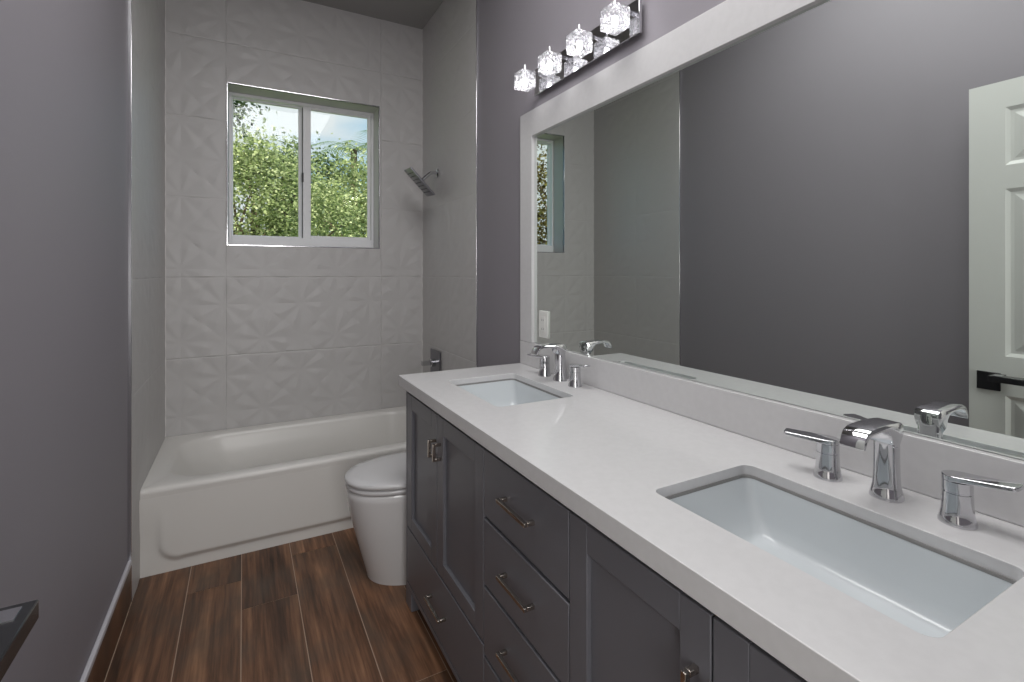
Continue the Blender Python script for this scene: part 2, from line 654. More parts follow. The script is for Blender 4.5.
AJ = [-0.0935, 0.835]
ZJ = [0.822, 1.292, 1.762, 2.232, 2.702]
av = axis_pts(XL, XR, 0.0085, [OX0, OX1], AJ)
zv = axis_pts(0.372, ZC, 0.0085, [OZ0, OZ1], ZJ)
struct('tile_cladding', tile_grid(av, zv, lambda a, z, h: (a, YB - h, z), AJ, ZJ, (OX0, OX1, OZ0, OZ1)), M['tile'], wall_back, smooth=9)
SJ = [2.9]
zs = axis_pts(0.0, ZC, 0.010, [], ZJ)
ya = axis_pts(TL, YB, 0.010, [], SJ)
struct('tile_cladding', tile_grid(ya, zs, lambda a, z, h: (XL + 0.45 * h, a, z), SJ, ZJ), M['tile'], wall_left, smooth=9)
yb = axis_pts(TR, YB, 0.010, [], SJ)
struct('tile_cladding', tile_grid(yb, zs, lambda a, z, h: (XR - 0.45 * h, a, z), SJ, ZJ, back=0.011), M['tile'], wall_right, smooth=9)

# metal edge strips and the caulk line, window reveal trim
struct('trim_1', bx(WL, XL + 0.001, TL - 0.006, TL, 0.0, ZC), M['trim_metal'], bevel=0.0015)
struct('trim_2', bx(XR - 0.001, WR, TR - 0.006, TR, 0.0, ZC), M['trim_metal'], bevel=0.0015)
bm = nb()
box(bm, OX0 - 0.006, OX0, YB - 0.006, YB + 0.012, OZ0 - 0.006, OZ1 + 0.006)
box(bm, OX1, OX1 + 0.006, YB - 0.006, YB + 0.012, OZ0 - 0.006, OZ1 + 0.006)
box(bm, OX0, OX1, YB - 0.006, YB + 0.012, OZ1, OZ1 + 0.006)
box(bm, OX0, OX1, YB - 0.006, YB + 0.012, OZ0 - 0.006, OZ0)
struct('trim_3', bm, M['trim_metal'], bevel=0.001)
bm = nb()
box(bm, XL - 0.001, XL + 0.005, YB - 0.006, YB, 0.37, ZC)
box(bm, XR - 0.005, XR + 0.001, YB - 0.006, YB, 0.37, ZC)
struct('trim_4', bm, M['caulk'])

# baseboard of plank tile with a pale cap along the left wall
def build_baseboard():
    bm = nb()
    lay = bm.loops.layers.color.new('plank')
    box(bm, WL, XL - 0.001, 0.9, TL - 0.006, 0.0, 0.150)
    for f in bm.faces:
        for lp in f.loops:
            lp[lay] = (0.35, 0.77, 0.31, 1)
    b = struct('baseboard_left', bm, M['wood'])
    bm = nb()
    box(bm, WL, XL + 0.002, 0.9, TL - 0.006, 0.150, 0.172)
    struct('cap_strip', bm, M['skirt'], b, bevel=0.004)
    bm = nb()
    box(bm, WR - 0.012, WR, 2.0, TR - 0.006, 0.0, 0.150)
    lay = bm.loops.layers.color.new('plank')
    for f in bm.faces:
        for lp in f.loops:
            lp[lay] = (0.35, 0.57, 0.31, 1)
    b = struct('baseboard_right', bm, M['wood'])
    struct('cap_strip', bx(WR - 0.014, WR, 2.0, TR - 0.006, 0.150, 0.172), M['skirt'], b, bevel=0.004)
build_baseboard()

# ---------------------------------------------------------------- window
win = thing('window_1', (0.367, YW, OZ0), None, None, kind='structure')
FX = 0.016
bm = nb()
for a in ((OX0, OX0 + FX, OZ0, OZ1), (OX1 - FX, OX1, OZ0, OZ1), (OX0 + FX, OX1 - FX, OZ0, OZ0 + 0.062), (OX0 + FX, OX1 - FX, OZ1 - 0.020, OZ1)):
    box(bm, a[0], a[1], YW, YW + 0.075, a[2], a[3])
struct('window_frame', bm, M['alu'], win, bevel=0.003)
MX = 0.372
def sash(x0, x1, yy, w, wl, wr):
    bm = nb()
    z0, z1 = OZ0 + 0.060, OZ1 - 0.018
    box(bm, x0, x0 + wl, yy, yy + 0.026, z0, z1)
    box(bm, x1 - wr, x1, yy, yy + 0.026, z0, z1)
    box(bm, x0 + wl, x1 - wr, yy, yy + 0.026, z0, z0 + w)
    box(bm, x0 + wl, x1 - wr, yy, yy + 0.026, z1 - w, z1)
    s = struct('window_sash', bm, M['alu'], win, bevel=0.003)
    struct('window_pane', bx(x0 + wl - 0.004, x1 - wr + 0.004, yy + 0.010, yy + 0.015, z0 + w - 0.004, z1 - w + 0.004), M['glass'], s)
    return s
sash(OX0 + 0.014, MX - 0.016, YW + 0.040, 0.012, 0.010, 0.030)
sr = sash(MX - 0.022, OX1 - 0.020, YW + 0.008, 0.020, 0.050, 0.020)
bm = nb()
box(bm, MX - 0.026, MX - 0.022, YW + 0.012, YW + 0.034, OZ0 + 0.036, OZ1 - 0.03)
box(bm, MX - 0.030, MX - 0.018, YW + 0.001, YW + 0.012, 1.93, 1.99)
struct('window_latch', bm, M['alu_dark'], sr)

# ---------------------------------------------------------------- bathtub
def build_tub():
    t = thing('bathtub', (0.367, 3.03, 0.0), 'white alcove bathtub with a plain moulded apron under the window', 'bathtub')
    x0, x1, y0, y1 = XL + 0.001, XR - 0.001, 2.626, YB - 0.0085
    ztop = 0.382
    n = 8
    def R(xa, xb, ya, yb, r, z):
        return [Vector((p[0], p[1], z)) for p in rrect(xa, xb, ya, yb, r, n)]
    bm = nb()
    rings = [
        R(x0, x1, y0 + 0.004, y1, 0.006, ztop - 0.045),
        R(x0, x1, y0 + 0.001, y1, 0.006, ztop - 0.022),
        R(x0, x1, y0 + 0.002, y1, 0.008, ztop - 0.008),
        R(x0 + 0.002, x1 - 0.002, y0 + 0.010, y1 - 0.002, 0.012, ztop),
        R(x0 + 0.062, x1 - 0.075, y0 + 0.075, y1 - 0.055, 0.21, ztop - 0.003),
        R(x0 + 0.073, x1 - 0.083, y0 + 0.087, y1 - 0.064, 0.205, ztop - 0.009),
        R(x0 + 0.085, x1 - 0.090, y0 + 0.096, y1 - 0.072, 0.20, ztop - 0.030),
        R(x0 + 0.130, x1 - 0.105, y0 + 0.112, y1 - 0.088, 0.19, ztop - 0.12),
        R(x0 + 0.205, x1 - 0.125, y0 + 0.132, y1 - 0.108, 0.17, ztop - 0.22),
        R(x0 + 0.305, x1 - 0.145, y0 + 0.155, y1 - 0.130, 0.15, ztop - 0.285),
        R(x0 + 0.380, x1 - 0.190, y0 + 0.200, y1 - 0.175, 0.12, ztop - 0.318),
        R(x0 + 0.480, x1 - 0.260, y0 + 0.260, y1 - 0.235, 0.10, ztop - 0.326),
    ]
    loft(bm, rings, cap0=False, cap1=True)
    bmesh.ops.recalc_face_normals(bm, faces=bm.faces)
    obj('tub_shell', bm, M['tub'], t, smooth=50)
    # apron: a shallow moulded field above a kick strip
    xs = np.linspace(x0, x1, 130)
    zs_ = np.linspace(0.0, ztop - 0.040, 60)
    def sm(e0, e1, v):
        q = min(1, max(0, (v - e0) / (e1 - e0)))
        return q * q * (3 - 2 * q)
    def depth(x, z):
        # rounded-corner field
        cxn, czn, r = -0.245, 0.135, 0.085
        d = max(-0.335 - x, 0.048 - z)
        if x < cxn and z < czn:
            d = math.hypot(x - cxn, z - czn) - r - 0.005
        fade = 1.0 - sm(0.09, 0.33, z)
        return 0.003 + 0.014 * (1.0 - sm(0.004, -0.022, d)) * fade
    bm = nb()
    g = [[bm.verts.new((x, y0 + depth(x, z), z)) for z in zs_] for x in xs]
    for i in range(len(xs) - 1):
        for j in range(len(zs_) - 1):
            bm.faces.new((g[i][j], g[i + 1][j], g[i + 1][j + 1], g[i][j + 1]))
    edges = [e for e in bm.edges if len(e.link_faces) == 1]
    ret = bmesh.ops.extrude_edge_only(bm, edges=edges)
    for v in ret['geom']:
        if isinstance(v, bmesh.types.BMVert):
            v.co.y = y0 + 0.05
    bmesh.ops.recalc_face_normals(bm, faces=bm.faces)
    obj('apron', bm, M['tub'], t, smooth=50)
    bm = nb()
    lathe(bm, (0.80, 3.03, 0.0575), [(0.030, 0.0), (0.030, 0.003), (0.022, 0.005), (0.008, 0.006)], 24)
    obj('drain', bm, M['chrome'], t)
build_tub()

# ---------------------------------------------------------------- toilet
def build_toilet():
    cy = 2.200
    t = thing('toilet', (0.75, cy, 0.0), 'white skirted toilet with a closed lid between vanity and bathtub', 'toilet')
    def dring(xf, xb, w, z, n=40, p=2.2):
        """D outline: rounded front at xf, straight sides back to xb"""
        L_ = min(w * 1.55, (xb - xf) * 0.7)
        pts = []
        for i in range(n + 1):
            a = -PI / 2 + PI * i / n
            c, s = math.cos(a), math.sin(a)
            k = (abs(c) ** p + abs(s) ** p) ** (-1 / p)
            pts.append(Vector((xf + L_ - L_ * c * k, cy - w * s * k, z)))
        pts.append(Vector((xb, cy - w, z)))
        pts.insert(0, Vector((xb, cy + w, z)))
        return pts
    bm = nb()
    xb = 1.10
    loft(bm, [dring(0.474, xb, 0.165, 0.0), dring(0.472, xb, 0.166, 0.012), dring(0.464, xb, 0.168, 0.04),
              dring(0.440, xb, 0.172, 0.13), dring(0.417, xb, 0.176, 0.22), dring(0.399, xb, 0.180, 0.30),
              dring(0.390, xb, 0.182, 0.36), dring(0.388, xb, 0.184, 0.385), dring(0.394, xb, 0.180, 0.394)])
    bmesh.ops.recalc_face_normals(bm, faces=bm.faces)
    obj('bowl', bm, M['white_porcelain'], t, smooth=50)
    bm = nb()
    loft(bm, [dring(0.390, 0.87, 0.178, 0.396), dring(0.386, 0.87, 0.183, 0.400), dring(0.386, 0.87, 0.183, 0.412), dring(0.390, 0.87, 0.179, 0.416)])
    bmesh.ops.recalc_face_normals(bm, faces=bm.faces)
    obj('seat', bm, M['seatplastic'], t, smooth=50)
    bm = nb()
    loft(bm, [dring(0.392, 0.88, 0.178, 0.419), dring(0.383, 0.88, 0.186, 0.424), dring(0.381, 0.88, 0.187, 0.434),
              dring(0.386, 0.88, 0.182, 0.442), dring(0.42, 0.88, 0.155, 0.447), dring(0.50, 0.88, 0.10, 0.450)])
    bmesh.ops.recalc_face_normals(bm, faces=bm.faces)
    obj('lid', bm, M['seatplastic'], t, smooth=50)
    bm = nb()
    pr = lambda z, g: [Vector((p[0], p[1], z)) for p in rrect(0.915 + g, 1.105 - g, cy - 0.19 + g, cy + 0.19 - g, 0.03, 6)]
    loft(bm, [pr(0.380, 0.004), pr(0.40, 0.0), pr(0.640, -0.003)])
    bmesh.ops.recalc_face_normals(bm, faces=bm.faces)
    tk = obj('tank', bm, M['white_porcelain'], t, smooth=50)
    bm = nb()
    loft(bm, [pr(0.641, -0.008), pr(0.648, -0.012), pr(0.668, -0.012), pr(0.675, -0.004)])
    bmesh.ops.recalc_face_normals(bm, faces=bm.faces)
    obj('tank_lid', bm, M['white_porcelain'], t, smooth=50)
    bm = nb()
    lathe(bm, (1.01, cy, 0.675), [(0.024, 0), (0.024, 0.004), (0.018, 0.007)], 24)
    obj('flush_button', bm, M['chrome'], tk)
build_toilet()

# ---------------------------------------------------------------- vanity cabinet
VX = 0.572          # front face of doors and drawers
VY0, VY1 = 0.062, 1.945
CT = 0.904          # counter top height
def build_vanity():
    v = thing('vanity_cabinet', (0.85, 1.0, 0.0), 'long grey double vanity with shaker doors and a central drawer stack', 'vanity')
    bm = nb()
    zt_ = CT - 0.0412
    box(bm, VX + 0.022, WR - 0.002, VY1 - 0.018, VY1, 0.074, zt_)           # end panels and dividers
    box(bm, VX + 0.022, WR - 0.002, VY0, VY0 + 0.018, 0.074, zt_)
    for yd in (0.815, 1.216):
        box(bm, VX + 0.022, WR - 0.002, yd - 0.009, yd + 0.009, 0.092, zt_)
    box(bm, VX + 0.022, WR - 0.002, VY0 + 0.018, VY1 - 0.018, 0.074, 0.092)
    box(bm, WR - 0.012, WR - 0.002, VY0 + 0.018, VY1 - 0.018, 0.092, zt_)
    box(bm, VX + 0.022, VX + 0.042, VY0 + 0.018, VY1 - 0.018, zt_ - 0.050, zt_)   # top rail
    box(bm, VX, VX + 0.022, VY1 - 0.016, VY1, 0.074, CT - 0.052)      # end stile
    box(bm, VX, VX + 0.022, VY0, VY1 - 0.016, 0.074, 0.092)           # bottom rail
    obj('carcass', bm, M['cab'], v, bevel=0.0015)
    for (ya, yb_) in ((VY1 - 0.070, VY1), (VY0, VY0 + 0.07)):
        for (xa, xb) in ((VX, VX + 0.062), (WR - 0.08, WR - 0.02)):
            obj('leg', bx(xa, xb, ya, yb_, 0.0, 0.074), M['cab'], v, bevel=0.002)
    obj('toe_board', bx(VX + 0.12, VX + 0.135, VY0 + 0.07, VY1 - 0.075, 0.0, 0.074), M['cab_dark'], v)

    def pull_h(parent, yc, z, ln=0.140):
        bm = nb()
        xo, s = VX - 0.028, 0.0095
        box(bm, xo, xo + s, yc - ln / 2, yc + ln / 2, z - s / 2, z + s / 2)
        for yy in (yc - ln / 2, yc + ln / 2 - s):
            box(bm, xo + s, VX, yy, yy + s, z - s / 2, z + s / 2)
        obj('pull', bm, M['nickel'], parent, bevel=0.0008, label='satin nickel bar pull')
    def pull_v(parent, y, zt, ln=0.058):
        bm = nb()
        xo, s = VX - 0.028, 0.0095
        box(bm, xo, xo + s, y - s / 2, y + s / 2, zt - ln, zt)
        for zz in (zt - ln, zt - s):
            box(bm, xo + s, VX, y - s / 2, y + s / 2, zz, zz + s)
        obj('pull', bm, M['nickel'], parent, bevel=0.0008, label='satin nickel bar pull')
    def shaker(ya, yb_, z0, z1, w=0.056):
        bm = nb()
        y0i, y1i, z0i, z1i = ya + w, yb_ - w, z0 + w - 0.006, z1 - w
        box(bm, VX, VX + 0.021, ya, y0i, z0, z1)
        box(bm, VX, VX + 0.021, y1i, yb_, z0, z1)
        box(bm, VX, VX + 0.021, y0i, y1i, z0, z0i)
        box(bm, VX, VX + 0.021, y0i, y1i, z1i, z1)
        box(bm, VX + 0.011, VX + 0.019, y0i, y1i, z0i, z1i)
        return obj('door', bm, M['cab'], v, bevel=0.0016)
    def drawer(ya, yb_, z0, z1):
        return obj('drawer', bx(VX, VX + 0.021, ya, yb_, z0, z1), M['cab'], v, bevel=0.002)
    g = 0.0018
    ZT = CT - 0.062
    ya, ym, yb_ = 1.216, 1.584, VY1 - 0.017
    da = shaker(ym + g, yb_ - g, 0.316, ZT)
    db = shaker(ya + g, ym - g, 0.316, ZT)
    pull_v(da, ym + 0.012, 0.757)
    pull_v(db, ym - 0.034, 0.757)
    d = drawer(ya + g, yb_ - g, 0.098, 0.308)
    pull_h(d, 1.570, 0.203)
    yc0 = 0.815
    for (z0, z1, zh) in ((0.665, ZT, 0.760), (0.480, 0.655, 0.572), (0.289, 0.470, 0.382), (0.098, 0.279, 0.192)):
        d = drawer(yc0 + g, ya - g, z0, z1)
        pull_h(d, (yc0 + ya) / 2 + 0.002, zh)
    y2, y3 = 0.472, VY0 + 0.017
    da = shaker(y2 + g, yc0 - g, 0.316, ZT)
    db = shaker(y3 + g, y2 - g, 0.316, ZT)
    pull_v(da, y2 + 0.026, 0.757)
    pull_v(db, y2 - 0.026, 0.757)
    d = drawer(y3 + g, yc0 - g, 0.098, 0.308)
    pull_h(d, 0.45, 0.200)
build_vanity()

# ---------------------------------------------------------------- countertop with two cut-outs, basins
SINKS = [(0.690, 0.982, 1.364, 1.797), (0.686, 0.964, 0.262, 0.704)]   # x0, x1, y0, y1 of the two cut-outs
def build_counter():
    bm = nb()
    def loop(pts, z):
        vv = [bm.verts.new((p[0], p[1], z)) for p in pts]
        return [bm.edges.new((vv[i], vv[(i + 1) % len(vv)])) for i in range(len(vv))]
    ed = loop([(0.552, 0.042), (1.138, 0.042), (1.138, 1.985), (0.552, 1.985)], CT)
    for q in SINKS:
        ed += loop(rrect(*q, 0.020, 6), CT)
    bmesh.ops.triangle_fill(bm, edges=ed, use_beauty=True)
    ret = bmesh.ops.extrude_face_region(bm, geom=list(bm.faces))
    for v in ret['geom']:
        if isinstance(v, bmesh.types.BMVert):
            v.co.z -= 0.040
    bmesh.ops.recalc_face_normals(bm, faces=bm.faces)
    o = obj('countertop', bm, M['quartz'], None, (0.85, 1.0, CT - 0.04), bevel=0.0012, smooth=30)
    tag(o, 'thick white quartz countertop over the grey vanity, cut out for two basins', 'countertop')
    bm = nb()
    box(bm, 1.119, WR - 0.001, 0.042, 1.985, CT + 0.0006, CT + 0.1045)
    o = obj('backsplash', bm, M['quartz'], None, (1.13, 1.0, CT), bevel=0.0015)
    tag(o, 'low white quartz backsplash standing on the counter below the mirror', 'backsplash')
build_counter()

def build_sink(SX0, SX1, a, b, label):
    yc = (a + b) / 2
    xc = (SX0 + SX1) / 2
    s = thing('sink', (xc, yc, CT - 0.04), label, 'sink', 'undermount basins of the vanity')
    hx, hy = (SX1 - SX0) / 2, (b - a) / 2
    bm = nb()
    def R(ix, iy, r, z):
        return [Vector((p[0], p[1], z)) for p in rrect(xc - hx + ix, xc + hx - ix, yc - hy + iy, yc + hy - iy, r, 8)]
    zt = CT - 0.0206
    rings = [R(0.0004, 0.0004, 0.020, zt - 0.022), R(0.0004, 0.0004, 0.020, zt - 0.001), R(0.0015, 0.0015, 0.020, zt), R(0.003, 0.003, 0.020, zt - 0.006),
             R(0.005, 0.010, 0.024, zt - 0.040), R(0.009, 0.026, 0.026, zt - 0.080), R(0.013, 0.040, 0.030, zt - 0.103),
             R(0.018, 0.048, 0.036, zt - 0.110), R(0.028, 0.058, 0.048, zt - 0.1135), R(0.060, 0.110, 0.060, zt - 0.119), R(0.105, 0.170, 0.020, zt - 0.124)]
    loft(bm, rings, cap0=False, cap1=True)
    # outside of the bowl
    out = [R(0.0004, 0.0004, 0.020, zt - 0.022), R(-0.012, -0.012, 0.03, zt - 0.024), R(-0.010, 0.0, 0.03, zt - 0.05), R(0.0, 0.03, 0.03, zt - 0.115), R(0.03, 0.09, 0.03, zt - 0.136)]
    loft(bm, out, cap0=False, cap1=True)
    bmesh.ops.remove_doubles(bm, verts=bm.verts, dist=1e-5)
    bmesh.ops.recalc_face_normals(bm, faces=bm.faces)
    obj('basin', bm, M['basin'], s, smooth=40)
    bm = nb()  # thin grey ring standing in for the shadow under the counter edge
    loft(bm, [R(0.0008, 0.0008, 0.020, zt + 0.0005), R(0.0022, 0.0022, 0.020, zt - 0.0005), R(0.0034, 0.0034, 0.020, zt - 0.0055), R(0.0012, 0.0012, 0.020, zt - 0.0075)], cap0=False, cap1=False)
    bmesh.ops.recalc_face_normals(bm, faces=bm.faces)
    obj('rim_shadow_ring', bm, M['rim_shadow'], s, label='grey painted shadow line under the counter edge')
    bm = nb()
    lathe(bm, (xc, yc, zt - 0.1248), [(0.022, 0.0), (0.022, 0.002), (0.017, 0.004), (0.006, 0.006)], 24)
    obj('drain', bm, M['chrome'], s)
build_sink(*SINKS[0], 'white rectangular basin at the toilet end of the counter')
build_sink(*SINKS[1], 'white rectangular basin at the door end of the counter')

# ---------------------------------------------------------------- widespread faucets
def build_faucet(cx, yc, label):
    z = CT
    f = thing('faucet', (cx, yc, z), label, 'faucet', 'chrome faucets on the vanity')
    bm = nb()
    def oval(rx, ry, h, dx=0.0):
        return ring_xy(cx + dx, yc, z + h, rx, ry, 32, 2.25)
    loft(bm, [oval(.0262, .0262, .0004), oval(.0262, .0262, .004), oval(.0238, .0238, .012), oval(.0217, .0215, .024), oval(.0206, .0204, .042),
              oval(.0200, .0197, .070), oval(.0198, .0195, .100), oval(.0198, .0195, .128), oval(.0182, .0180, .134)])
    # arched flat spout
    prof = [(0.0165, 0.118), (0.0178, 0.130), (0.0162, 0.1365), (0.010, 0.1405), (-0.006, 0.1425), (-0.040, 0.1440), (-0.072, 0.1435), (-0.094, 0.1415),
            (-0.106, 0.1365), (-0.114, 0.127), (-0.119, 0.111), (-0.1125, 0.1095), (-0.107, 0.121), (-0.100, 0.1285), (-0.088, 0.1320), (-0.060, 0.1330), (-0.036, 0.1295),
            (-0.025, 0.120), (-0.021, 0.105), (0.0, 0.095)]
    b2 = nb()
    prism(b2, [(cx + p[0], z + p[1]) for p in prof], 'y', yc - 0.0205, yc + 0.0205)
    bmesh.ops.bevel(b2, geom=[e for e in b2.edges if len(e.link_faces) == 2 and e.calc_face_angle(0) > 1.2], offset=0.002, segments=2, profile=0.5, affect='EDGES')
    me = bpy.data.meshes.new('tmp')
    b2.to_mesh(me)
    b2.free()
    bm.from_mesh(me)
    bpy.data.meshes.remove(me)
    bmesh.ops.recalc_face_normals(bm, faces=bm.faces)
    obj('spout', bm, M['chrome'], f, smooth=38)
    for sgn, dy in ((1, 0.102), (-1, -0.106)):
        hy = yc + dy
        hx = cx - 0.006
        bm = nb()
        lathe(bm, (hx, hy, z), [(.0256, .0004), (.0256, .004), (.0234, .011), (.0217, .022), (.0208, .038), (.0204, .0515), (.0192, .0523), (.0192, .0540), (.0204, .0548), (.0204, .071)], 32)
        hd = obj('handle', bm, M['chrome'], f, smooth=38)
        # flat lever that starts as a cap over the post
        pts = []
        r = 0.0208
        for i in range(13):
            a = PI / 2 + PI * i / 12
            pts.append((r * math.cos(a), r * math.sin(a)))
        pts += [(0.018, -0.0195), (0.045, -0.0175), (0.070, -0.0162), (0.076, -0.0145), (0.078, -0.010)]
        pts += [(x, -y) for x, y in reversed(pts[13:])]
        bm = nb()
        ang = PI / 2 if sgn > 0 else -PI / 2
        turn, rise = (0.42, 0.03) if sgn > 0 else (-0.03, 0.13)
        ca, sa = math.cos(ang + turn), math.sin(ang + turn)
        lo, hi = [], []
        for (px, py) in pts:
            X_, Y_ = hx + px * ca - py * sa, hy + px * sa + py * ca
            q = max(0, px)
            lo.append(Vector((X_, Y_, z + 0.0711 + (rise + 0.03) * q)))
            hi.append(Vector((X_, Y_, z + 0.0800 + rise * q)))
        loft(bm, [lo, hi])
        bmesh.ops.recalc_face_normals(bm, faces=bm.faces)
        obj('lever', bm, M['chrome'], hd, bevel=0.0012, smooth=38)
    return f
build_faucet(1.074, 1.590, 'chrome widespread faucet at the toilet end of the counter')
build_faucet(1.050, 0.476, 'chrome widespread faucet at the door end of the counter')

# ---------------------------------------------------------------- mirror in a quartz frame, outlet in its corner
def build_mirror():
    fx0, fx1 = 1.120, WR - 0.001
    zb, zi, zt = CT + 0.1055, 1.926, 2.040
    ya, yi = 0.042, 1.884
    m = thing('mirror', (1.13, 1.0, zb), 'huge wall mirror in a wide white quartz frame above the vanity', 'mirror')
    bm = nb()
    prism(bm, [(ya, zi), (yi, zi), (yi, zb), (1.985, zb), (1.985, zt), (ya, zt)], 'x', fx0, fx1)
    obj('frame', bm, M['quartz'], m, bevel=0.0012)
    obj('mirror_glass', bx(WR - 0.005, WR - 0.001, ya, yi - 0.0006, zb + 0.0004, zi - 0.0006), M['mirror'], m)
build_mirror()

def build_outlet():
    x = WR - 0.0052
    yc, zc = 1.800, 1.098
    o = thing('outlet', (x, yc, zc), 'white outlet plate set in the mirror beside the frame, above a faucet', 'outlet')
    bm = nb()
    box(bm, x - 0.007, x - 0.0002, yc - 0.036, yc + 0.036, zc - 0.058, zc + 0.058)
    obj('cover_plate', bm, M['plate'], o, bevel=0.003)
    bm = nb()
    box(bm, x - 0.0095, x - 0.0068, yc - 0.017, yc + 0.017, zc - 0.034, zc + 0.034)
    obj('receptacle', bm, M['plate'], o, bevel=0.001)
    for zz in (zc - 0.019, zc + 0.019):
        for yy in (-0.006, 0.006):
            obj('slot', bx( x - 0.0099, x - 0.0094, yc + yy - 0.001, yc + yy + 0.001, zz - 0.004, zz + 0.004), M['black'], o)
build_outlet()

# ---------------------------------------------------------------- vanity light: bar with four crystal cubes
def build_light():
    xb, z = 1.115, 2.1475
    ya, yb_ = 1.199, 1.850
    v = thing('vanity_light', (WR, 1.5, z), 'chrome bar light with four lit crystal cubes above the mirror', 'light')
    bm = nb()
    box(bm, xb, xb + 0.012, ya, yb_, z - 0.056, z + 0.056)
    obj('back_plate', bm, M['chrome'], v, bevel=0.0015)
    obj('wall_box', bx(xb + 0.012, WR - 0.0005, ya + 0.05, yb_ - 0.05, z - 0.035, z + 0.035), M['trim_metal'], v)
    h = 0.034
    zp, z = z, 2.138
    for k in range(4):
        y = 1.244 + 0.1936 * k
        x = 1.053
        bm = nb()
        box(bm, x - h, x + h, y - h, y + h, z - h, z + h)
        bmesh.ops.bevel(bm, geom=list(bm.edges), offset=0.003, segments=2, profile=0.5, affect='EDGES')
        sh = obj('crystal_shade', bm, M['crystal'], v, smooth=30)
        bm = nb()
        lathe(bm, (x, y, z - 0.024), [(0.003, 0.0), (0.0085, 0.004), (0.0095, 0.015), (0.008, 0.030), (0.004, 0.034)], 16)
        obj('bulb', bm, M['bulb'], sh)
        bm = nb()
        box(bm, x - 0.012, xb + 0.001, y - 0.011, y + 0.011, z + h + 0.001, z + h + 0.005)
        lathe(bm, (x, y, z + h + 0.005), [(0.0040, 0), (0.0040, 0.020), (0.0028, 0.028), (0.0008, 0.030)], 12)
        obj('arm', bm, M['chrome'], v, smooth=30)
build_light()

# ---------------------------------------------------------------- shower head and valve
def build_shower():
    fy, fz = 3.107, 1.978
    s = thing('overhead_shower', (XR, fy, fz), 'square dark chrome shower head on a bent arm above the bathtub', 'shower head')
    bm = nb()
    lathe(bm, (XR - 0.004, fy, fz), [(0.030, 0.0), (0.030, -0.004), (0.024, -0.009), (0.010, -0.012)], 24, 'x')
    obj('flange', bm, M['chrome'], s)
    bm = nb()
    c = Vector((0.996, 3.09, 1.904))
    pts = [(XR - 0.010, fy, fz), (1.098, fy, fz), (1.082, fy - 0.002, fz - 0.003), (1.068, fy - 0.004, fz - 0.012), (1.015, 3.093, 1.920)]
    tube(bm, pts, 0.0115, 14)
    obj('arm', bm, M['chrome'], s)
    nrm = Vector((-0.70, 0.16, -0.69)).normalized()
    u = Vector((0, 1, 0))
    u = (u - nrm * u.dot(nrm)).normalized()
    w = nrm.cross(u)
    bm = nb()
    hs = 0.112
    def P4(a, k):
        return [c + u * x + w * y + nrm * k for x, y in rrect(-a, a, -a, a, 0.008, 4)]
    loft(bm, [P4(hs - 0.05, -0.016), P4(hs - 0.003, -0.007), P4(hs, -0.004), P4(hs, 0.004), P4(hs - 0.003, 0.006)])
    bmesh.ops.recalc_face_normals(bm, faces=bm.faces)
    pl = obj('spray_plate', bm, M['dchrome'], s, smooth=30)
    bm = nb()
    for i in range(7):
        for j in range(7):
            q = c + u * ((i - 3) * 0.026) + w * ((j - 3) * 0.026)
            tube(bm, [q + nrm * 0.0055, q + nrm * 0.0085], 0.003, 8)
    obj('nozzle', bm, M['black'], pl)
    s2 = thing('shower_valve', (XR, 3.14, 0.71), 'square chrome shower valve with a lever low on the tiled wall', 'shower valve')
    obj('wall_plate', bx(XR - 0.016, XR - 0.006, 3.035, 3.215, 0.628, 0.808), M['dchrome'], s2, bevel=0.003)
    bm = nb()
    lathe(bm, (XR - 0.016, 3.125, 0.724), [(0.026, 0), (0.026, -0.028), (0.023, -0.031)], 24, 'x')
    box(bm, XR - 0.105, XR - 0.030, 3.110, 3.140, 0.712, 0.740)
    obj('lever', bm, M['chrome'], s2, smooth=30)
build_shower()

